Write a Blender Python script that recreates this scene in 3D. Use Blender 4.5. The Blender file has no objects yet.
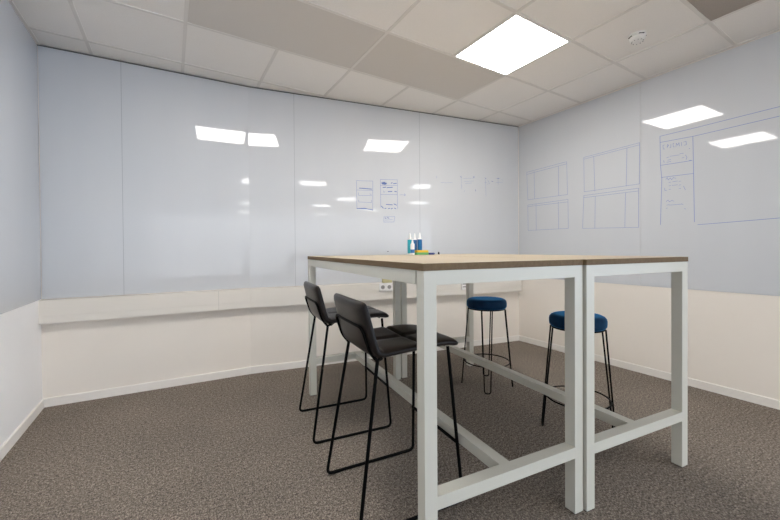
import bpy, bmesh, math, random
from mathutils import Vector, Matrix
random.seed(7)
scene = bpy.context.scene
COL = scene.collection
PI = math.pi

# ------------------------------------------------------------------ helpers
def link(o, parent=None):
    COL.objects.link(o)
    if parent is not None:
        o.parent = parent
    return o

def obj(name, bm, mat, parent=None, smooth=None, loc=None):
    bmesh.ops.recalc_face_normals(bm, faces=bm.faces[:])
    me = bpy.data.meshes.new(name)
    bm.to_mesh(me); bm.free()
    mats = mat if isinstance(mat, (list, tuple)) else [mat]
    for m in mats:
        me.materials.append(m)
    if smooth is not None:
        for p in me.polygons:
            p.use_smooth = True
        try:
            me.set_sharp_from_angle(angle=math.radians(smooth))
        except Exception:
            pass
    o = bpy.data.objects.new(name, me)
    if loc is not None:
        o.location = loc
    return link(o, parent)

def thing(name, label, cat, loc=(0, 0, 0), rotz=0.0, group=None):
    o = bpy.data.objects.new(name, None)
    o.empty_display_size = 0.1
    o.location = loc; o.rotation_euler = (0, 0, rotz)
    o['label'] = label; o['category'] = cat
    if group:
        o['group'] = group
    return link(o)

def tag(o, label, cat, group=None):
    o['label'] = label; o['category'] = cat
    if group:
        o['group'] = group
    return o

def struct(name, bm, mat, smooth=None):
    o = obj(name, bm, mat, None, smooth)
    o['kind'] = 'structure'
    return o

def dup(root, loc, rotz, label):
    r = root.copy(); COL.objects.link(r)
    r.location = loc; r.rotation_euler = (0, 0, rotz); r['label'] = label
    for ch in list(root.children):
        c = ch.copy(); COL.objects.link(c); c.parent = r
        for g in list(ch.children):
            e = g.copy(); COL.objects.link(e); e.parent = c
    return r

def add_box(bm, x0, x1, y0, y1, z0, z1, bev=0.0, M=None, seg=2):
    vs = [bm.verts.new((x, y, z)) for x in (x0, x1) for y in (y0, y1) for z in (z0, z1)]
    F = [(0, 1, 3, 2), (4, 6, 7, 5), (0, 4, 5, 1), (2, 3, 7, 6), (0, 2, 6, 4), (1, 5, 7, 3)]
    fs = [bm.faces.new([vs[i] for i in f]) for f in F]
    if bev > 0:
        es = list({e for f in fs for e in f.edges})
        r = bmesh.ops.bevel(bm, geom=es, offset=bev, segments=seg, affect='EDGES', profile=0.7)
        vs = list({v for f in r['faces'] for v in f.verts} | {v for v in vs if v.is_valid})
    if M is not None:
        bmesh.ops.transform(bm, matrix=M, verts=[v for v in vs if v.is_valid])

def box(x0, x1, y0, y1, z0, z1, bev=0.0):
    bm = bmesh.new(); add_box(bm, x0, x1, y0, y1, z0, z1, bev)
    return bm

def add_prism(bm, pts, z0, z1):
    a = [bm.verts.new((p[0], p[1], z0)) for p in pts]
    b = [bm.verts.new((p[0], p[1], z1)) for p in pts]
    n = len(pts)
    bm.faces.new(a[::-1]); bm.faces.new(b)
    for i in range(n):
        bm.faces.new((a[i], a[(i + 1) % n], b[(i + 1) % n], b[i]))

def fillet(pts, r, n=6, closed=False):
    P = [Vector(p) for p in pts]
    out = []
    N = len(P)
    for i, p in enumerate(P):
        if not closed and i in (0, N - 1):
            out.append(p); continue
        a, b = P[i - 1], P[(i + 1) % N]
        u, v = (a - p), (b - p)
        rr = min(r, u.length * .45, v.length * .45)
        A, B = p + u.normalized() * rr, p + v.normalized() * rr
        for k in range(n + 1):
            t = k / n
            out.append(A * (1 - t) ** 2 + p * 2 * t * (1 - t) + B * t * t)
    return out

def add_tube(bm, pts, r, sides=10, closed=False, caps=True):
    P = [Vector(p) for p in pts]
    n = len(P)
    T = []
    for i in range(n):
        a = P[i - 1] if (i > 0 or closed) else P[i]
        b = P[(i + 1) % n] if (i < n - 1 or closed) else P[i]
        T.append((b - a).normalized())
    ref = Vector((0, 0, 1)) if abs(T[0].z) < .9 else Vector((1, 0, 0))
    U = (ref - T[0] * ref.dot(T[0])).normalized()
    rings = []
    for i in range(n):
        U = (U - T[i] * U.dot(T[i])).normalized()
        V = T[i].cross(U)
        rr = r[i] if isinstance(r, (list, tuple)) else r
        rings.append([bm.verts.new(P[i] + (U * math.cos(2 * PI * k / sides) + V * math.sin(2 * PI * k / sides)) * rr) for k in range(sides)])
    m = n if closed else n - 1
    for i in range(m):
        A, B = rings[i], rings[(i + 1) % n]
        for k in range(sides):
            bm.faces.new((A[k], A[(k + 1) % sides], B[(k + 1) % sides], B[k]))
    if caps and not closed:
        bm.faces.new(rings[0][::-1]); bm.faces.new(rings[-1])

def tube(pts, r, rad=0.0, sides=10, closed=False):
    bm = bmesh.new()
    add_tube(bm, fillet(pts, rad, closed=closed) if rad > 0 else pts, r, sides, closed)
    return bm

def add_lathe(bm, prof, seg=40, c=(0, 0, 0)):
    rings = []
    for r, z in prof:
        if r < 1e-6:
            rings.append([bm.verts.new((c[0], c[1], c[2] + z))])
        else:
            rings.append([bm.verts.new((c[0] + r * math.cos(2 * PI * k / seg), c[1] + r * math.sin(2 * PI * k / seg), c[2] + z)) for k in range(seg)])
    for A, B in zip(rings, rings[1:]):
        for k in range(seg):
            a = [A[k % len(A)], A[(k + 1) % len(A)], B[(k + 1) % len(B)], B[k % len(B)]]
            u = []
            for v in a:
                if v not in u:
                    u.append(v)
            if len(u) > 2:
                bm.faces.new(u)
    if len(rings[0]) > 1:
        bm.faces.new(rings[0][::-1])
    if len(rings[-1]) > 1:
        bm.faces.new(rings[-1])

def lathe(prof, seg=40):
    bm = bmesh.new(); add_lathe(bm, prof, seg)
    return bm

# ------------------------------------------------------------------ materials
def new_mat(name):
    m = bpy.data.materials.new(name); m.use_nodes = True
    nt = m.node_tree
    return m, nt, nt.nodes['Principled BSDF']

def setp(b, **k):
    for n, v in k.items():
        n = n.replace('_', ' ')
        if n in b.inputs:
            b.inputs[n].default_value = v

def coords(nt, scale=(1, 1, 1), kind='Object'):
    t = nt.nodes.new('ShaderNodeTexCoord'); mp = nt.nodes.new('ShaderNodeMapping')
    mp.inputs['Scale'].default_value = scale
    nt.links.new(t.outputs[kind], mp.inputs['Vector'])
    return mp.outputs['Vector']

def noise(nt, vec, scale, detail=3, rough=.5):
    n = nt.nodes.new('ShaderNodeTexNoise')
    n.inputs['Scale'].default_value = scale; n.inputs['Detail'].default_value = detail
    n.inputs['Roughness'].default_value = rough
    nt.links.new(vec, n.inputs['Vector'])
    return n.outputs['Fac']

def ramp(nt, fac, stops):
    r = nt.nodes.new('ShaderNodeValToRGB')
    el = r.color_ramp.elements
    while len(el) < len(stops):
        el.new(0.5)
    for e, (p, c) in zip(el, stops):
        e.position = p; e.color = (*c, 1)
    nt.links.new(fac, r.inputs['Fac'])
    return r.outputs['Color']

def bump(nt, b, h, strength, dist=0.002):
    n = nt.nodes.new('ShaderNodeBump')
    n.inputs['Strength'].default_value = strength; n.inputs['Distance'].default_value = dist
    nt.links.new(h, n.inputs['Height'])
    nt.links.new(n.outputs['Normal'], b.inputs['Normal'])

def paint(name, col, rough=.6, var=.03, bs=0.05, spec=.4, nscale=60, **k):
    m, nt, b = new_mat(name)
    v = coords(nt)
    f = noise(nt, v, 2.3, 4)
    c0 = tuple(c * (1 - var) for c in col); c1 = tuple(min(1, c * (1 + var)) for c in col)
    nt.links.new(ramp(nt, f, [(.3, c0), (.7, c1)]), b.inputs['Base Color'])
    setp(b, Roughness=rough, Specular_IOR_Level=spec, **k)
    if bs > 0:
        bump(nt, b, noise(nt, v, nscale, 3), bs)
    return m

M_wall = paint('cream_wall_paint', (.815, .76, .69), .75, .012, .08, .25, 220)
M_wallwhite = paint('white_wall_paint', (.90, .89, .885), .7, .012, .06, .25, 220)
M_base = paint('white_gloss_trim', (.83, .795, .745), .45, .01, .02)
M_trunk = paint('trunking_plastic', (.77, .73, .67), .4, .01, .015)
M_plastic = paint('white_plastic', (.82, .81, .79), .35, .01, 0)
M_metal = paint('white_powder_coat', (.60, .585, .51), .42, .012, .03, .45, 500)
M_black = paint('black_steel_rod', (.003, .003, .003), .5, .05, .02, .05, 300)
M_dark = paint('dark_rubber', (.02, .02, .02), .7, .05, 0)
M_ink = paint('blue_marker_ink', (.20, .27, .52), .35, .05, 0)
M_inkb = paint('dense_blue_marker_ink', (.10, .16, .42), .35, .05, 0)
M_gapshade = paint('painted_gap_shadow', (.10, .10, .10), .6, .02, 0)  # dark colour standing in for the shadow at the back wall top
M_seamshade = paint('seam_shade', (.34, .36, .39), .5, .02, 0)  # grey standing in for the shade inside the panel gaps

def board_mat():
    m, nt, b = new_mat('glossy_whiteboard')
    v = coords(nt, (1, 1, 1))
    f = noise(nt, coords(nt, (3.0, 3.0, .35)), 1.6, 4)
    nt.links.new(ramp(nt, f, [(.3, (.578, .595, .622)), (.7, (.592, .607, .632))]), b.inputs['Base Color'])
    setp(b, Roughness=.035, Specular_IOR_Level=.5)
    bump(nt, b, noise(nt, v, 120, 2), .02, .0006)
    return m
M_board = board_mat()

def carpet_mat():
    m, nt, b = new_mat('loop_pile_carpet')
    v = coords(nt)
    v2 = coords(nt, (1, .7, 1))
    f1 = noise(nt, v2, 165, 3, .75)
    f2 = noise(nt, v, 60, 2, .6)
    f3 = noise(nt, v, 2.2, 3, .5)
    a = nt.nodes.new('ShaderNodeMath'); a.operation = 'MULTIPLY_ADD'
    a.inputs[1].default_value = .75
    nt.links.new(f1, a.inputs[0])
    s = nt.nodes.new('ShaderNodeMath'); s.operation = 'MULTIPLY'; s.inputs[1].default_value = .25
    nt.links.new(f2, s.inputs[0]); nt.links.new(s.outputs[0], a.inputs[2])
    col = ramp(nt, a.outputs[0], [(.37, (.056, .046, .038)), (.5, (.195, .165, .138)), (.63, (.455, .395, .335))])
    mx = nt.nodes.new('ShaderNodeMix'); mx.data_type = 'RGBA'; mx.blend_type = 'MULTIPLY'
    mx.inputs[0].default_value = 1
    nt.links.new(col, mx.inputs[6])
    nt.links.new(ramp(nt, f3, [(.3, (.90, .90, .90)), (.7, (1.06, 1.05, 1.04))]), mx.inputs[7])
    nt.links.new(mx.outputs[2], b.inputs['Base Color'])
    setp(b, Roughness=.95, Specular_IOR_Level=.1)
    bump(nt, b, a.outputs[0], .25, .003)
    return m
M_carpet = carpet_mat()

def wood_mat(name, c0, c1, c2, rough=.42):
    m, nt, b = new_mat(name)
    f = noise(nt, coords(nt, (14, .9, 14)), 3.2, 6, .6)
    g = noise(nt, coords(nt, (90, 2.2, 60)), 3, 3, .6)
    a = nt.nodes.new('ShaderNodeMath'); a.operation = 'MULTIPLY_ADD'; a.inputs[1].default_value = .65
    s = nt.nodes.new('ShaderNodeMath'); s.operation = 'MULTIPLY'; s.inputs[1].default_value = .35
    nt.links.new(g, s.inputs[0]); nt.links.new(f, a.inputs[0]); nt.links.new(s.outputs[0], a.inputs[2])
    nt.links.new(ramp(nt, a.outputs[0], [(.3, c0), (.5, c1), (.7, c2)]), b.inputs['Base Color'])
    setp(b, Roughness=rough, Specular_IOR_Level=.4)
    bump(nt, b, a.outputs[0], .06, .001)
    return m
M_oak = wood_mat('pale_oak_laminate', (.365, .288, .190), (.435, .352, .240), (.49, .405, .29))
M_edge = wood_mat('taupe_oak_edging', (.112, .072, .036), (.150, .100, .052), (.185, .128, .070), .75)

def leather_mat():
    m, nt, b = new_mat('dark_leather')
    v = coords(nt)
    f = noise(nt, v, 9, 4)
    nt.links.new(ramp(nt, f, [(.3, (.0085, .0062, .0052)), (.7, (.017, .0125, .0105))]), b.inputs['Base Color'])
    setp(b, Roughness=.33, Specular_IOR_Level=.22)
    vo = nt.nodes.new('ShaderNodeTexVoronoi'); vo.inputs['Scale'].default_value = 420
    nt.links.new(v, vo.inputs['Vector'])
    bump(nt, b, vo.outputs['Distance'], .12, .001)
    return m
M_leather = leather_mat()

def velvet_mat():
    m, nt, b = new_mat('blue_velvet')
    v = coords(nt)
    f = noise(nt, v, 11, 4)
    nt.links.new(ramp(nt, f, [(.3, (.001, .018, .055)), (.7, (.002, .040, .100))]), b.inputs['Base Color'])
    setp(b, Roughness=.75, Specular_IOR_Level=.2, Sheen_Weight=.9, Sheen_Roughness=.3)
    b.inputs['Sheen Tint'].default_value = (.05, .38, .85, 1)
    bump(nt, b, noise(nt, v, 380, 2), .1, .001)
    return m
M_velvet = velvet_mat()

def tile_mat(name, col, spk=.05):
    m, nt, b = new_mat(name)
    v = coords(nt)
    f = noise(nt, v, 260, 2, .6)
    nt.links.new(ramp(nt, f, [(.3, tuple(c * (1 - spk) for c in col)), (.6, col)]), b.inputs['Base Color'])
    setp(b, Roughness=.9, Specular_IOR_Level=.15)
    bump(nt, b, f, .15, .001)
    return m
M_tile = tile_mat('white_mineral_tile', (.93, .90, .865))
M_bar = paint('ceiling_grid_enamel', (.79, .76, .725), .7, .01, 0)
M_panel = tile_mat('grey_metal_ceiling_tile', (.70, .665, .625), .03)
M_panel2 = tile_mat('dark_grey_ceiling_tile', (.45, .405, .365), .12)

def emit_mat(name, col, strength):
    m, nt, b = new_mat(name)
    setp(b, Roughness=.4)
    b.inputs['Base Color'].default_value = (.9, .9, .9, 1)
    b.inputs['Emission Color'].default_value = (*col, 1)
    b.inputs['Emission Strength'].default_value = strength
    return m
M_lamp = emit_mat('lit_diffuser', (1.0, .965, .92), 26.0)
M_lamp2 = emit_mat('lit_office_diffuser', (1.0, .98, .95), 14.0)

M_teal = paint('teal_label', (.02, .33, .40), .35, .04, 0)
M_blue = paint('blue_label', (.006, .125, .34), .35, .05, 0)
M_blue2 = paint('royal_blue_label', (.025, .16, .42), .35, .05, 0)
M_yellow = paint('yellow_foam', (.85, .52, .06), .7, .06, .2, .2, 300)
M_green = paint('green_felt', (.16, .42, .16), .8, .06, .2, .2, 300)
M_navy = paint('navy_plastic', (.01, .03, .22), .35, .03, 0)
M_paleyellow = paint('pale_yellow_paper', (.48, .44, .24), .6, .04, 0)
M_grey = paint('grey_shadow_plastic', (.30, .29, .28), .5, .03, 0)

# ------------------------------------------------------------------ room (metres; camera stands above the origin)
H = 2.650
PL = Vector((-.8176, 3.5528)); PK = Vector((.6164, 3.4773)); PR = Vector((3.6715, 2.9234))
dL = (PK - PL).normalized(); dB = (PR - PK).normalized(); dR = Vector((-.0214, -1)).normalized()
nL = Vector((dL.y, -dL.x)); nB = Vector((dB.y, -dB.x)); nR = Vector((-1, .0214)).normalized()
YEND = -1.35
YENDR = -.45
PRE = PR + dR * ((PR.y - YENDR) / -dR.y)
PLE = Vector((PL.x, YEND))
ZB = .795            # lower edge of the whiteboards

bm = bmesh.new()
add_prism(bm, [PL, PK, PK + Vector((.02, .15)), PL + Vector((-.15, .16))], 0, H + .1)
add_prism(bm, [PK, PR, PR + Vector((.15, .12)), PK + Vector((.02, .15))], 0, H + .1)
struct('wall_back', bm, M_wall)
bm = bmesh.new()
add_prism(bm, [PR, PRE, PRE + Vector((.15, 0)), PR + Vector((.15, .12))], 0, H + .1)
struct('wall_right', bm, M_wall)
bm = bmesh.new()
add_prism(bm, [PL, PL + Vector((-.15, .16)), PLE + Vector((-.15, 0)), PLE], 0, H + .1)
struct('wall_left', bm, M_wallwhite)

# floor and ceiling run on into the open office behind the camera
OX0, OX1, OY0 = -7.0, 9.0, -11.0
bm = bmesh.new()
add_box(bm, OX0, OX1, OY0, 3.75, -.12, 0)
struct('floor', bm, M_carpet)
bm = bmesh.new()
add_box(bm, OX0, OX1, OY0, 3.75, H + .003, H + .12)
struct('ceiling', bm, M_tile)

# suspended grid
GX, GY = .0958, 2.720
def lineclip_y(x):
    # back wall y at x
    if x < PK.x:
        return PL.y + (x - PL.x) * dL.y / dL.x
    return PK.y + (x - PK.x) * dB.y / dB.x
bm = bmesh.new()
bw = .011
CIX0, CIX1 = PL.x, PR.x
panels = [(0, 2, -1, 0), (2, 4, -1, 0), (3, 5, -4, -3)]     # grid cells of the darker tiles: i0,i1,j0,j1
for i in range(-1, 6):
    x = GX + .6 * i
    ys = [GY + .6 * j for j in range(-6, 2)] + [lineclip_y(x)]
    for a, b in zip(ys, ys[1:]):
        mid = (a + b) / 2
        j = math.floor((mid - GY) / .6)
        if any(p[0] < i < p[1] and p[2] <= j < p[3] for p in panels):
            continue
        add_box(bm, x - bw, x + bw, a, b, H - .001, H + .008)
for j in range(-6, 2):
    y = GY + .6 * j
    x1 = PR.x - .0214 * (PR.y - y)
    if j == 1:
        x1 = PK.x + (y - PK.y) * dB.x / dB.y
    add_box(bm, PL.x, x1, y - bw, y + bw, H - .0012, H + .008)
struct('trim_1', bm, M_bar)
# perimeter angle
bm = bmesh.new()
for a, b, n in ((PR, PRE, nR), (PLE, PL, Vector((1, 0)))):
    add_prism(bm, [a, b, b + n * .018, a + n * .018], H - .003, H + .006)
struct('trim_2', bm, M_bar)
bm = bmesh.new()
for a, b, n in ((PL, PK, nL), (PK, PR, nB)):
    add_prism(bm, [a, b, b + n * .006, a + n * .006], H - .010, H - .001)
struct('gap_shadow_strip', bm, M_gapshade)  # added dark strip, paints the shadow line under the ceiling

def ceiling_panel(x0, x1, y0, y1, mat, label):
    o = obj('ceiling_panel', box(x0 + .012, x1 - .012, y0 + .012, y1 - .012, H + .0002, H + .0032, .001), mat)
    tag(o, label, 'ceiling tile', 'darker ceiling tiles')
ceiling_panel(GX, GX + 1.2, GY - .6, GY, M_panel, 'long grey ceiling tile at left, the one farther from the lit lamp')
ceiling_panel(GX + 1.2, GX + 2.4, GY - .6, GY, M_panel, 'long grey ceiling tile touching the lit square lamp')
ceiling_panel(GX + 1.8, GX + 3.0, GY - 2.4, GY - 1.8, M_panel2, 'darkest taupe ceiling tile, at the upper right edge beyond the smoke detector')

# skirting boards
def skirting(name, segs):
    bm = bmesh.new()
    for a, b, n in segs:
        add_prism(bm, [a, b, b + n * .012, a + n * .012], 0, .060)
        add_prism(bm, [a, b, b + n * .009, a + n * .009], .060, .064)
    struct(name, bm, M_base)
skirting('baseboard_back', [(PL, PK, nL), (PK, PR, nB)])
skirting('baseboard_right', [(PR, PRE, nR)])
skirting('baseboard_left', [(PLE, PL, Vector((1, 0)))])

# ------------------------------------------------------------------ whiteboards
SKETCH = {
    'R1': [[(0.126,2.061),(0.642,2.077),(0.651,1.721),(0.14,1.727),(0.126,2.061)],[(0.126,2.035),(0.642,2.054)],[(0.23,2.053),(0.235,1.728)],[(0.545,2.051),(0.546,1.724)]],
    'R2': [[(0.832,2.08),(1.353,2.096),(1.35,1.722),(0.836,1.724),(0.832,2.08)],[(0.832,2.062),(1.353,2.077)],[(0.935,2.067),(0.946,1.713)],[(1.246,2.075),(1.239,1.72)]],
    'R3': [[(0.139,1.664),(0.656,1.668),(0.66,1.355),(0.144,1.358),(0.139,1.664)],[(0.139,1.646),(0.656,1.641)],[(0.255,1.663),(0.257,1.359)],[(0.541,1.654),(0.546,1.354)]],
    'R4': [[(0.832,1.686),(1.344,1.684),(1.344,1.327),(0.818,1.346),(0.832,1.686)],[(0.832,1.664),(1.344,1.659)],[(0.95,1.659),(0.945,1.339)],[(1.233,1.656),(1.227,1.334)]],
    'R5': [[(1.512,2.11),(1.748,2.11),(2.231,2.117)],[(1.512,2.056),(1.748,2.045),(2.231,2.051)],[(1.512,2.11),(1.516,1.857),(1.526,1.738),(1.516,1.341)],[(1.743,2.046),(1.748,1.743),(1.754,1.348)],[(1.518,1.856),(1.739,1.85)],[(1.522,1.75),(1.748,1.743)],[(1.775,1.324),(1.948,1.33),(2.233,1.342)]],
    'R5end': [[(2.231,2.117),(2.231,2.051),(2.233,1.342)]],
    'R5text': [[(1.546,2.026),(1.534,2.026),(1.537,1.992),(1.549,1.991)],[(1.565,1.996),(1.568,2.024),(1.577,2.015),(1.568,2.006)],[(1.592,2.022),(1.592,1.993),(1.583,1.992)],[(1.616,2.023),(1.607,2.021),(1.61,1.992),(1.619,1.991)],[(1.628,1.989),(1.631,2.019),(1.64,1.999),(1.649,2.019),(1.652,1.989)],[(1.666,2.017),(1.667,1.988)],[(1.681,2.016),(1.698,2.017),(1.7,1.989),(1.685,1.987)],[(1.562,1.913),(1.577,1.914)],[(1.585,1.919),(1.652,1.916)],[(1.655,1.924),(1.681,1.923)],[(1.568,1.89),(1.592,1.89)],[(1.54,1.893),(1.543,1.874)],[(1.562,1.874),(1.592,1.874)],[(1.67,1.886),(1.684,1.888)],[(1.695,1.906),(1.704,1.881),(1.698,1.865)],[(1.718,1.854),(1.732,1.854)],[(1.718,1.954),(1.724,1.95)],[(1.556,1.726),(1.565,1.742),(1.574,1.719),(1.586,1.735),(1.598,1.718),(1.61,1.734),(1.628,1.724)],[(1.577,1.697),(1.592,1.698)],[(1.604,1.699),(1.64,1.699)],[(1.649,1.695),(1.661,1.695)],[(1.577,1.668),(1.592,1.669)],[(1.601,1.669),(1.64,1.668)],[(1.649,1.663),(1.662,1.665)],[(1.546,1.654),(1.549,1.632),(1.562,1.632)],[(1.577,1.639),(1.592,1.638)],[(1.649,1.635),(1.662,1.635)],[(1.681,1.651),(1.693,1.618)],[(1.559,1.536),(1.571,1.549),(1.583,1.531),(1.599,1.542),(1.615,1.533)],[(1.562,1.506),(1.58,1.508)],[(1.58,1.504),(1.667,1.502)],[(1.667,1.505),(1.679,1.497)],[(1.559,1.478),(1.568,1.48)],[(1.687,1.465),(1.696,1.46)]],
    'B1': [[(1.024,1.849),(1.201,1.855),(1.198,1.559),(1.027,1.563),(1.024,1.849)],[(1.024,1.753),(1.2,1.758)],[(1.043,1.727),(1.048,1.697),(1.178,1.704)],[(1.046,1.653),(1.048,1.631),(1.185,1.631),(1.185,1.657)],[(1.168,1.723),(1.189,1.704)]],
    'B1bold': [[(1.054,1.774),(1.111,1.773),(1.189,1.771)],[(1.027,1.563),(1.109,1.568),(1.198,1.553)]],
    'B2': [[(1.286,1.878),(1.478,1.886),(1.478,1.577)],[(1.287,1.583),(1.286,1.878)],[(1.287,1.815),(1.478,1.826)],[(1.288,1.719),(1.477,1.728)],[(1.318,1.761),(1.325,1.744),(1.336,1.752)],[(1.505,1.727),(1.573,1.73),(1.556,1.742)],[(1.573,1.73),(1.555,1.717)],[(1.321,1.487),(1.447,1.491),(1.436,1.434),(1.321,1.431),(1.321,1.487)],[(1.334,1.452),(1.419,1.459)]],
    'B2bold': [[(1.298,1.842),(1.322,1.846),(1.303,1.834),(1.336,1.852),(1.312,1.828),(1.350,1.846),(1.330,1.826),(1.358,1.838)],[(1.313,1.794),(1.347,1.8)],[(1.358,1.795),(1.422,1.803)],[(1.406,1.845),(1.42,1.852)],[(1.433,1.842),(1.467,1.848)],[(1.372,1.754),(1.416,1.758)],[(1.446,1.761),(1.468,1.758)],[(1.313,1.851),(1.351,1.839)],[(1.349,1.617),(1.42,1.616)],[(1.437,1.627),(1.467,1.615)],[(1.333,1.574),(1.349,1.577)],[(1.371,1.573),(1.389,1.578)],[(1.404,1.572),(1.42,1.579)],[(1.442,1.582),(1.459,1.576)],[(1.295,1.598),(1.316,1.576)],[(1.334,1.474),(1.348,1.471)],[(1.362,1.477),(1.381,1.472)]],
    'B3': [[(1.954,1.958),(1.954,1.934)],[(2.005,1.891),(2.082,1.891),(2.16,1.9)],[(2.266,1.976),(2.284,1.98)],[(2.274,1.976),(2.28,1.836)],[(2.437,1.982),(2.457,1.989),(2.45,1.967)],[(2.306,1.956),(2.444,1.968)],[(2.31,1.919),(2.447,1.935)],[(2.328,1.899),(2.417,1.91)],[(2.309,1.808),(2.327,1.814)],[(2.469,1.84),(2.472,1.811)],[(2.608,1.986),(2.612,1.919),(2.618,1.765)],[(2.597,1.926),(2.631,1.933)],[(2.641,1.96),(2.67,1.923)],[(2.639,1.908),(2.67,1.92)],[(2.757,1.983),(2.821,1.991)],[(2.792,1.999),(2.795,1.917)],[(2.762,1.936),(2.866,1.948)],[(2.845,1.976),(2.866,1.972)]],
    'B3bold': [[(2.697,1.949),(2.719,1.945)],[(2.603,1.981),(2.619,1.974)],[(2.783,1.987),(2.805,1.986)],[(2.269,1.976),(2.277,1.962)],[(2.444,1.986),(2.45,1.971)],[(2.469,1.834),(2.472,1.819)]],
    'dot': [[(1.361,1.12),(1.369,1.12)]],
}

def strip(bm, org, d, n, pts, w, off):
    for (s0, z0), (s1, z1) in zip(pts, pts[1:]):
        v = Vector((s1 - s0, z1 - z0)); L = v.length
        if L < 1e-5:
            continue
        v /= L; q = Vector((-v.y, v.x)) * w / 2
        e = v * w * .3
        cs = [Vector((s0, z0)) - e - q, Vector((s1, z1)) + e - q, Vector((s1, z1)) + e + q, Vector((s0, z0)) - e + q]
        lo, hi = [], []
        for c in cs:
            p = org + d * c.x + n * off
            lo.append(bm.verts.new((p.x, p.y, c.y)))
            p = org + d * c.x + n * (off + .0006)
            hi.append(bm.verts.new((p.x, p.y, c.y)))
        bm.faces.new(hi); bm.faces.new(lo[::-1])
        for k in range(4):
            bm.faces.new((lo[k], lo[(k + 1) % 4], hi[(k + 1) % 4], hi[k]))

def sketch(panel, key, org, d, n, w, mat, clip=None):
    if key.startswith('R') and 'text' not in key:      # connected line drawing
        bm = bmesh.new()
        for pl in SKETCH[key]:
            strip(bm, org, d, n, pl, w, .0045)
        obj('marker_drawing', bm, mat, panel)
    else:
        for pl in SKETCH[key]:
            bm = bmesh.new()
            strip(bm, org, d, n, pl, w, .0045)
            obj('pen_stroke', bm, mat, panel)

def board(org, d, n, s0, s1, z0, z1, label):
    a, b = org + d * (s0 + .0012), org + d * (s1 - .0012)
    bm = bmesh.new()
    add_prism(bm, [a, b, b + n * .004, a + n * .004], z0, z1)
    o = obj('whiteboard_panel', bm, M_board)
    return tag(o, label, 'whiteboard', 'wall whiteboards')

sK, sR = (PK - PL).length, (PR - PK).length
zt_ = H - .010
board(PL, dL, nL, .006, .493, ZB, zt_, 'blank narrow whiteboard panel on the back wall next to the left corner')
board(PL, dL, nL, .493, sK + .0009, ZB, zt_, 'blank whiteboard panel showing the wide lamp reflection at its top')
board(PK, dB, nB, -.0009, .408, ZB, zt_, 'blank narrow whiteboard panel on the back wall, behind the far black chair')
p4 = board(PK, dB, nB, .408, 1.745, ZB, zt_, 'back wall whiteboard panel with two small blue boxed sketches above the spray bottles')
p5 = board(PK, dB, nB, 1.745, sR - .006, ZB, zt_, 'back wall whiteboard panel with very faint scribbles, ending at the right corner')
p6 = board(PR, dR, nR, .006, 1.362, ZB, zt_, 'right wall whiteboard panel with four drawn rectangles like page layouts')
p7 = board(PR, dR, nR, 1.362, 3.36, ZB, zt_, 'right wall whiteboard panel with the large drawn frame and handwritten column')
board(PL, Vector((0, -1)), Vector((1, 0)), .006, PL.y - YEND, ZB, zt_, 'glossy white panel on the left wall at the picture edge')
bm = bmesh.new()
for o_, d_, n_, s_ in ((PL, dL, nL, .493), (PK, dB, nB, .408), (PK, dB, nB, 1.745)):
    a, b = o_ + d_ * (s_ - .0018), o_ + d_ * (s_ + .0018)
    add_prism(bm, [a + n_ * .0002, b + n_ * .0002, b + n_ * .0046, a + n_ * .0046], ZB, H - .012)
struct('seam_shade_strips', bm, M_seamshade)  # added strips, gap shading put in as colour
for k in ('B1', 'B2'):
    sketch(p4, k, PK, dB, nB, .0035, M_ink)
for k in ('B1bold', 'B2bold'):
    sketch(p4, k, PK, dB, nB, .008, M_inkb)
sketch(p4, 'dot', PK, dB, nB, .008, M_dark)
sketch(p5, 'B3', PK, dB, nB, .0022, M_ink); sketch(p5, 'B3bold', PK, dB, nB, .005, M_inkb)
for k in ('R1', 'R2', 'R3', 'R4'):
    sketch(p6, k, PR, dR, nR, .0032, M_ink)
sketch(p7, 'R5', PR, dR, nR, .0042, M_ink)
sketch(p7, 'R5text', PR, dR, nR, .0032, M_ink)

# ------------------------------------------------------------------ cable trunking on the back wall
tr = thing('cable_trunking', 'long cream cable trunking running along the whole back wall below the whiteboards', 'trunking', (PK.x, PK.y, 0))
off = -PK
TD = .06
def mid_off(t):          # plan corner of the trunking front at the kink
    h = (nL + nB).normalized()
    return PK + h * (t / h.dot(nB))
def tr_prism(bm, t0, t1, z0, z1, sides=('L', 'B')):
    if 'L' in sides:
        add_prism(bm, [p + off for p in (PL + nL * t0 + dL * .0, mid_off(t0), mid_off(t1), PL + nL * t1 + dL * .0)], z0, z1)
    if 'B' in sides:
        add_prism(bm, [p + off for p in (mid_off(t0), PR + nB * t0 - dB * .002, PR + nB * t1 - dB * .012, mid_off(t1))], z0, z1)
bm = bmesh.new()
tr_prism(bm, .0045, TD - .004, .617, .790)
obj('trunking_body', bm, M_trunk, tr)
bm = bmesh.new()
tr_prism(bm, TD - .004, TD, .622, .672); tr_prism(bm, TD - .004, TD, .6745, .785)
obj('trunking_cover', bm, M_trunk, tr)
bm = bmesh.new()
for o_, d_, n_, s_ in ((PL, dL, nL, 1.168),):
    c = o_ + d_ * s_ + off
    add_prism(bm, [c + n_ * TD, c + d_ * .0025 + n_ * TD, c + d_ * .0025 + n_ * (TD + .0008), c + n_ * (TD + .0008)], .622, .785)
obj('cover_joint', bm, paint('cover_joint_grey', (.55, .53, .49), .5, .01, 0), tr)

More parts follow.
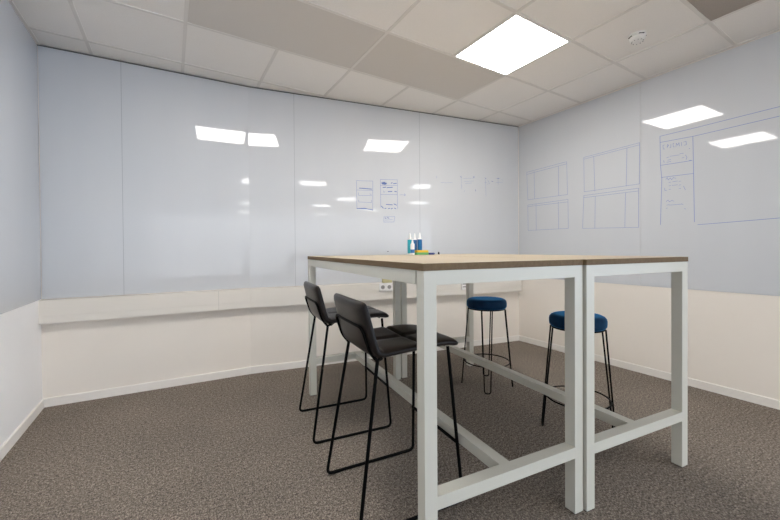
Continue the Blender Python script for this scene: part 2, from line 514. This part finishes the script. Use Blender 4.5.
def wall_M(org, d, n, s, z, t):
    p = org + d * s + n * t
    M = Matrix(((d.x, n.x, 0, p.x), (d.y, n.y, 0, p.y), (0, 0, 1, z), (0, 0, 0, 1)))
    return M
def mounted(name, M, label, cat):
    o = bpy.data.objects.new(name, None); o.matrix_world = M; o['label'] = label; o['category'] = cat
    o.empty_display_size = .05
    return link(o)
def disc_y(bm, cx, cz, r, y0, y1, seg=24):
    a = [bm.verts.new((cx + r * math.cos(2 * PI * k / seg), y0, cz + r * math.sin(2 * PI * k / seg))) for k in range(seg)]
    b = [bm.verts.new((cx + r * math.cos(2 * PI * k / seg), y1, cz + r * math.sin(2 * PI * k / seg))) for k in range(seg)]
    bm.faces.new(a); bm.faces.new(b)
    for k in range(seg):
        bm.faces.new((a[k], a[(k + 1) % seg], b[(k + 1) % seg], b[k]))
# double mains socket
s = mounted('power_socket', wall_M(PK, dB, nB, 1.316, .749, TD + .0005), 'white double power socket mounted on the trunking left of the grey table legs', 'socket')
obj('face_plate', box(-.074, .074, 0, .012, -.043, .043, .004), M_plastic, s)
for sx in (-.036, .036):
    bm = bmesh.new(); disc_y(bm, sx, 0, .021, .0118, .0125)
    w = obj('socket_well', bm, M_grey, s)
    bm = bmesh.new(); disc_y(bm, sx - .0095, 0, .003, .0125, .0130, 10); disc_y(bm, sx + .0095, 0, .003, .0125, .0130, 10)
    obj('pin_hole', bm, M_dark, w)
# network outlet
s = mounted('network_outlet', wall_M(PK, dB, nB, 2.272, .722, TD + .0005), 'white network outlet with two slots on the trunking above the far blue stool', 'socket')
obj('face_plate', box(-.037, .037, 0, .010, -.043, .043, .003), M_plastic, s)
for sz in (.020, -.012):
    obj('port', box(-.026, .026, .0095, .0112, sz - .006, sz + .006), M_grey, s)
# yellow object on the trunking
o = obj('yellow_sponge', box(-.050, .050, -.02, .02, 0, .042, .004), M_paleyellow)
o.matrix_world = wall_M(PK, dB, nB, 1.342, .7905, .032)
tag(o, 'small pale yellow sponge lying on top of the trunking above the double socket', 'sponge')

# ------------------------------------------------------------------ ceiling lights
def ceiling_light(x, y, label, lamp, group):
    t = thing('ceiling_light', label, 'ceiling light', (x, y, H), 0, group)
    bm = bmesh.new()
    f0, f1 = .300, .284
    for (a, b, c, d) in ((-f0, f0, -f0, -f1), (-f0, f0, f1, f0), (-f0, -f1, -f1, f1), (f1, f0, -f1, f1)):
        add_box(bm, a, b, c, d, -.004, .004)
    obj('frame', bm, M_plastic, t)
    obj('diffuser', box(-f1, f1, -f1, f1, -.002, .003), lamp, t)
    return t
ceiling_light(GX + 2.1, GY - .9, 'bright white square light panel set in the ceiling right of centre', M_lamp, 'square ceiling lights')
ceiling_light(GX + .3, GY - .9, 'square ceiling light out of frame, seen as the wide reflection in the back whiteboard', M_lamp, 'square ceiling lights')
for x, y in ((1.10, -1.32), (3.72, -1.32), (1.30, -5.4), (2.05, -3.75), (4.4, -4.2), (6.2, -4.2), (3.2, -6.6), (1.30, -8.4), (-3.0, -8.0)):
    ceiling_light(x, y, 'square office ceiling light seen only as a small faint reflection in the whiteboards', M_lamp2, 'office ceiling lights behind the camera')

# smoke detector
sd = thing('smoke_detector', 'round white smoke detector on the ceiling right of the lit lamp', 'smoke detector', (2.834, 1.238, H + .0025), .55)
obj('base', lathe([(0, 0), (.052, 0), (.054, -.006), (.052, -.014), (.046, -.016), (0, -.016)], 40), M_plastic, sd, 35)
obj('sensor_head', lathe([(0, -.016), (.047, -.016), (.050, -.022), (.048, -.034), (.040, -.044), (.027, -.052), (.012, -.054), (0, -.054)], 40), M_plastic, sd, 35)
for k in range(10):
    a = 2 * PI * k / 10
    bm = bmesh.new()
    M = Matrix.Rotation(a, 4, 'Z') @ Matrix.Translation((.0335, 0, -.0485)) @ Matrix.Rotation(math.radians(32), 4, 'Y')
    add_box(bm, -.0045, .0045, -.003, .003, -.002, .0022, 0, M)
    obj('vent_slot', bm, M_grey, sd)
for k in range(4):
    a = 2 * PI * (k + .25) / 4
    bm = bmesh.new()
    M = Matrix.Rotation(a, 4, 'Z') @ Matrix.Translation((.0485, 0, -.0155))
    add_box(bm, -.004, .004, -.017, .017, -.002, .002, 0, M)
    obj('base_gap', bm, M_dark, sd)

# ------------------------------------------------------------------ high tables
ZT = 1.0927
def high_table(W_, D_, loc, rot, label):
    t = thing('high_table', label, 'table', (loc[0], loc[1], 0), rot, 'white framed high tables')
    L = .050; th = .025
    zt0 = ZT - th
    obj('tabletop', box(.0012, W_ - .0012, .0012, D_ - .0012, zt0, ZT, .001), M_oak, t)
    bm = bmesh.new()
    for (a, b, c, d) in ((0, W_, 0, .0012), (0, W_, D_ - .0012, D_), (0, .0012, .0012, D_ - .0012), (W_ - .0012, W_, .0012, D_ - .0012)):
        add_box(bm, a, b, c, d, zt0 + .0003, ZT - .0004)
    obj('edge_band', bm, M_edge, t)
    e = .0015
    xs = ((e, e + L), (W_ - e - L, W_ - e)); ys = ((e, e + L), (D_ - e - L, D_ - e))
    for x0, x1 in xs:
        for y0, y1 in ys:
            lg = obj('leg', box(x0, x1, y0, y1, .004, zt0 - .0002, .0015), M_metal, t)
            obj('foot_pad', box(x0 + .003, x1 - .003, y0 + .003, y1 - .003, .0003, .0045), M_dark, lg)
    for y0, y1 in ys:
        obj('top_rail', box(xs[0][1] - .0003, xs[1][0] + .0003, y0, y1, zt0 - .050, zt0 - .0002, .0008), M_metal, t)
        obj('cross_stretcher', box(xs[0][1] - .0003, xs[1][0] + .0003, y0, y1, .243, .290, .0012), M_metal, t)
    for k, (x0, x1) in enumerate(xs):
        q = (.0008 if k == 0 else .022, -.022 if k == 0 else -.0008)
        obj('side_rail', box(x0 + q[0], x1 + q[1], ys[0][1] + .009, ys[1][0] - .009, zt0 - .050, zt0 - .0002, .0008), M_metal, t)
    c = W_ / 2
    obj('long_stretcher', box(c - .025, c + .025, ys[0][1] - .0003, ys[1][0] + .0003, .243, .290, .0012), M_metal, t)
    return t
high_table(.7948, 1.789, (.7186, .9555), -.1104, 'nearer white framed high table with oak top, beside the two black chairs')
high_table(.782, 1.8194, (1.5130, .8555), -.1182, 'right hand white framed high table with oak top, beside the two blue stools')

# ------------------------------------------------------------------ bar chairs
def catmull(P, n):
    out = []
    Q = [2 * Vector(P[0]) - Vector(P[1])] + [Vector(p) for p in P] + [2 * Vector(P[-1]) - Vector(P[-2])]
    for i in range(1, len(Q) - 2):
        for k in range(n):
            t = k / n
            a, b, c, d = Q[i - 1:i + 3]
            out.append(.5 * ((2 * b) + (c - a) * t + (2 * a - 5 * b + 4 * c - d) * t * t + (3 * b - a - 3 * c + d) * t ** 3))
    out.append(Vector(P[-1]))
    return out

def shell(prof, widths, th, curl, seams_s=(), seam_t=None, round0=0, round1=0):
    """padded pad swept along (x,z) profile; widths/curl vary along it"""
    C = catmull(prof, 10)
    n = len(C); M = 28
    Ls = [0]
    for a, b in zip(C, C[1:]):
        Ls.append(Ls[-1] + (b - a).length)
    T = Ls[-1]
    bm = bmesh.new()
    up, lo = [], []
    for i, c in enumerate(C):
        a, b = C[max(i - 1, 0)], C[min(i + 1, n - 1)]
        tg = (b - a).normalized(); nv = Vector((-tg.y, tg.x))     # points to the sitter's side
        f = Ls[i] / T
        w = widths(f)
        for L0, rr in ((Ls[i], round0), (T - Ls[i], round1)):
            if rr > 0 and L0 < rr:
                w -= rr - math.sqrt(max(rr * rr - (rr - L0) ** 2, 0))
        ru, rl = [], []
        ef = 1.0
        for L0, rr in ((Ls[i], round0), (T - Ls[i], round1)):
            if rr > 0:
                ef = min(ef, .35 + .65 * min(1, L0 / .022) ** .5)
        for k in range(M + 1):
            t = -1 + 2 * k / M
            t = math.sin(t * PI / 2)
            pil = max(0, 1 - abs(t) ** 5) ** .5 * .85 + .15
            hh = th / 2 * pil * ef
            lift = curl(f) * abs(t) ** 2.4
            g = 0
            for s0, dp, wd in seams_s:
                g += dp * math.exp(-((Ls[i] - s0 * T) / wd) ** 2)
            if seam_t is not None and seam_t[0](f):
                g += seam_t[1] * math.exp(-((t * w) / seam_t[2]) ** 2)
            pu = c + nv * (lift + hh - min(g, hh * 1.4)); pd = c + nv * (lift - hh)
            ru.append(bm.verts.new((pu.x, t * w, pu.y))); rl.append(bm.verts.new((pd.x, t * w, pd.y)))
        up.append(ru); lo.append(rl)
    for i in range(n - 1):
        for k in range(M):
            bm.faces.new((up[i][k], up[i][k + 1], up[i + 1][k + 1], up[i + 1][k]))
            bm.faces.new((lo[i][k], lo[i + 1][k], lo[i + 1][k + 1], lo[i][k + 1]))
        bm.faces.new((up[i][0], up[i + 1][0], lo[i + 1][0], lo[i][0]))
        bm.faces.new((up[i][M], lo[i][M], lo[i + 1][M], up[i + 1][M]))
    for i in (0, n - 1):
        for k in range(M):
            bm.faces.new((up[i][k], lo[i][k], lo[i][k + 1], up[i][k + 1]))
    return bm

def make_chair(loc, rot, label):
    t = thing('bar_chair', label, 'chair', loc, rot, 'black leather bar chairs')
    back = [(-.213, .924), (-.198, .865), (-.183, .805), (-.168, .749), (-.156, .720), (-.136, .707)]
    seat = [(-.136, .707), (-.108, .7035), (-.04, .703), (.03, .704), (.10, .708), (.17, .712), (.225, .710), (.262, .700)]
    obj('backrest', shell(back, lambda f: .199 + .017 * f, .049, lambda f: .004, round0=.012), M_leather, t, 50)
    obj('seat', shell(seat, lambda f: .216 - .015 * f, .040, lambda f: .004 + .010 * math.sin(PI * min(1, f * 1.1)),
        seams_s=((.52, .010, .010),), seam_t=(lambda f: f > .1, .008, .010), round1=.030), M_leather, t, 50)
    R = .0076
    for s in (1, -1):
        pts = [(-.144, s * .178, .683), (-.250, s * .2275, .0075), (.250, s * .2275, .0075), (.221, s * .158, .690)]
        fr = obj('sled_leg', tube(pts, R, .030, 12), M_black, t, 60)
        for x in (-.20, .20):
            obj('floor_glide', box(x - .012, x + .012, s * .2275 - .005, s * .2275 + .005, .0004, .0045), M_dark, fr)
    obj('footrest', tube([(.235, .203, .262), (.235, -.203, .262)], R, 0, 12), M_black, t, 60)
    obj('back_support', tube([(-.144, .178, .676), (-.179, .178, .720), (-.2120, .178, .822), (-.2120, -.178, .822), (-.179, -.178, .720), (-.144, -.178, .676)], R * .95, .035, 12), M_black, t, 60)
    bm = bmesh.new()
    add_tube(bm, [(-.118, .160, .679), (-.118, -.160, .679)], R * .9, 10)
    add_tube(bm, [(.205, .155, .698), (.205, -.155, .698)], R * .9, 10)
    for s in (1, -1):
        add_tube(bm, [(-.144, s * .178, .680), (-.118, s * .160, .681), (-.08, s * .12, .690), (.205, s * .12, .698)], R * .9, 10)
    obj('seat_frame', bm, M_black, t, 60)
    return t
ch = make_chair((.884, 1.444, 0), -.10, 'black leather bar chair nearest the camera, its seat tucked behind the front table leg')
dup(ch, (.972, 2.198, 0), -.13, 'black leather bar chair farther back, nearer the back wall')

# ------------------------------------------------------------------ velvet stools
def make_stool(loc, rot, label):
    t = thing('bar_stool', label, 'stool', loc, rot, 'blue velvet stools')
    Rr = .163
    z0 = .648
    prof = [(0, z0 + .003), (Rr - .03, z0 + .003), (Rr - .012, z0 + .004), (Rr - .002, z0 + .014), (Rr, z0 + .030), (Rr, z0 + .048), (Rr - .003, z0 + .060), (Rr - .011, z0 + .070),
            (Rr - .024, z0 + .0765), (Rr - .045, z0 + .079), (.08, z0 + .078), (.03, z0 + .077), (0, z0 + .077)]
    obj('cushion', lathe(prof, 64), M_velvet, t, 60)
    bm = bmesh.new()
    add_lathe(bm, [(0, z0 - .006), (Rr - .012, z0 - .006), (Rr - .010, z0 - .002), (Rr - .012, z0 + .003), (0, z0 + .003)], 48)
    obj('seat_plate', bm, M_black, t, 40)
    for k in range(4):
        a = PI / 2 * k
        c, s = math.cos(a), math.sin(a)
        def P(r, tt, z):
            return (c * r - s * tt, s * r + c * tt, z)
        r0, r1 = .148, .205
        pts = [P(r0, -.040, z0 - .004), P(r1, -.0235, .0048), P(r1, .0235, .0048), P(r0, .040, z0 - .004)]
        obj('hairpin_leg', tube(pts, .005, .022, 10), M_black, t, 60)
    zr, rr = .205, .183
    obj('foot_ring', tube([(rr * math.cos(2 * PI * k / 56), rr * math.sin(2 * PI * k / 56), zr) for k in range(56)], .005, 0, 8, True), M_black, t, 60)
    return t
st = make_stool((2.242, 2.112, 0), PI / 4, 'blue velvet stool farther back, seen whole in front of the back wall corner')
dup(st, (2.163, 1.283, 0), math.radians(42.5), 'blue velvet stool nearer the camera, half hidden behind the paired table legs')

# ------------------------------------------------------------------ things on the table
def spray_bottle(x, y, h, r, lab, cap, label):
    t = thing('cleaner_bottle', label, 'bottle', (x, y, ZT + .0004), 0, 'whiteboard cleaner bottles')
    hb = h * .70
    obj('body', lathe([(0, 0), (r * .92, 0), (r, .004), (r, hb * .94), (r * .86, hb), (r * .5, hb + h * .035), (r * .42, hb + h * .05), (0, hb + h * .05)], 28), M_plastic, t, 40)
    for z0, z1, m in lab:
        bm = bmesh.new()
        add_lathe(bm, [(r + .0004, z0 * h), (r + .0009, z0 * h + .0005), (r + .0009, z1 * h - .0005), (r + .0004, z1 * h)], 28)
        obj('wrap_label', bm, m, t, 40)
    zc = hb + h * .05
    obj('pump_cap', lathe([(0, zc), (r * .55, zc), (r * .50, zc + h * .04), (r * .42, zc + h * .08), (r * .34, zc + h * .16), (r * .22, h - .004), (r * .14, h), (0, h)], 24), M_plastic, t, 40)
    return t
spray_bottle(1.776, 2.557, .191, .0205, ((.06, .69, M_teal),), 0, 'bottle with teal label and white spray top, leftmost on the table')
spray_bottle(1.852, 2.590, .190, .0195, ((.06, .69, M_blue2),), 0, 'blue labelled bottle standing behind, between the teal and the front blue bottle')
spray_bottle(1.874, 2.545, .196, .0200, ((.06, .69, M_blue),), 0, 'rightmost bottle with dark blue label, behind the yellow eraser')
spray_bottle(1.741, 2.468, .136, .0175, ((.12, .34, M_blue2),), 0, 'short white bottle with one blue band, in front of the teal bottle')
er = thing('board_eraser', 'board eraser with green felt lying flat on the table under the yellow one', 'eraser', (1.852, 2.492, ZT + .0004), -.118)
obj('felt', box(-.060, .060, -.028, .028, 0, .020, .003), M_green, er)
er2 = thing('board_eraser', 'yellow board eraser stacked on top of the green one', 'eraser', (1.853, 2.492, ZT + .0208), -.10)
obj('foam', box(-.056, .056, -.026, .026, 0, .019, .004), M_yellow, er2)
mk = thing('marker_pen', 'dark blue marker pen lying on the table right of the erasers', 'marker', (1.919, 2.438, ZT + .0095), .36)
M90 = Matrix.Rotation(PI / 2, 4, 'Y')
def lathe_x(prof):
    bm = lathe(prof, 16); bmesh.ops.transform(bm, matrix=M90, verts=bm.verts[:]); return bm
obj('barrel', lathe_x([(0, -.035), (.008, -.035), (.009, -.032), (.009, .020), (0, .020)]), M_navy, mk, 40)
obj('cap', lathe_x([(0, .020), (.0095, .020), (.0095, .042), (.008, .046), (0, .046)]), M_navy, mk, 40)
pc = thing('pen_cap', 'tiny black cap standing alone right of the marker', 'cap', (2.054, 2.503, ZT + .0004), 0)
obj('cap', lathe([(0, 0), (.008, 0), (.0085, .002), (.0065, .020), (.004, .023), (0, .023)], 16), M_dark, pc, 40)

# ------------------------------------------------------------------ daylight from the open office behind the camera
w = bpy.data.worlds.new('daylight'); scene.world = w
w.use_nodes = True
bg = w.node_tree.nodes['Background']
tc = w.node_tree.nodes.new('ShaderNodeTexCoord'); sx = w.node_tree.nodes.new('ShaderNodeSeparateXYZ')
w.node_tree.links.new(tc.outputs['Generated'], sx.inputs['Vector'])
mr = w.node_tree.nodes.new('ShaderNodeMapRange')
mr.inputs['From Min'].default_value = -1.0; mr.inputs['From Max'].default_value = 1.0
w.node_tree.links.new(sx.outputs['X'], mr.inputs['Value'])
wc = ramp(w.node_tree, mr.outputs['Result'], [(.08, (.80, .82, .84)), (.36, (.44, .46, .48)), (.60, (.44, .47, .51)), (.88, (.95, 1.22, 1.6))])   # bluer, brighter daylight from the right, shaped to lift the left boards
w.node_tree.links.new(wc, bg.inputs['Color'])
bg.inputs['Strength'].default_value = 5.0

# ------------------------------------------------------------------ camera
yaw, pit, rol, f, sy = .5510, -.0095, .0069, 355.64, -7.2
R_ = Vector((math.cos(yaw), -math.sin(yaw), 0))
F_ = Vector((math.sin(yaw) * math.cos(pit), math.cos(yaw) * math.cos(pit), math.sin(pit)))
U_ = R_.cross(F_)
Rr = R_ * math.cos(rol) - U_ * math.sin(rol)
Ur = R_ * math.sin(rol) + U_ * math.cos(rol)
cd = bpy.data.cameras.new('camera'); cam = bpy.data.objects.new('camera', cd); COL.objects.link(cam)
cam.matrix_world = Matrix(((Rr.x, Ur.x, -F_.x, 0), (Rr.y, Ur.y, -F_.y, 0), (Rr.z, Ur.z, -F_.z, 1.1411), (0, 0, 0, 1)))
cd.sensor_fit = 'HORIZONTAL'; cd.sensor_width = 36.0
cd.lens = f / 780 * 36
cd.shift_y = sy / 780
cd.clip_start = .02
scene.camera = cam

vs = scene.view_settings
scene.display_settings.display_device = 'sRGB'
vs.view_transform = 'Standard'; vs.look = 'None'; vs.gamma = 1.0; vs.use_curve_mapping = False
vs.exposure = 0.06
scene.cycles.use_denoising = True
scene.cycles.max_bounces = 10
scene.cycles.diffuse_bounces = 6
scene.cycles.sample_clamp_indirect = 8
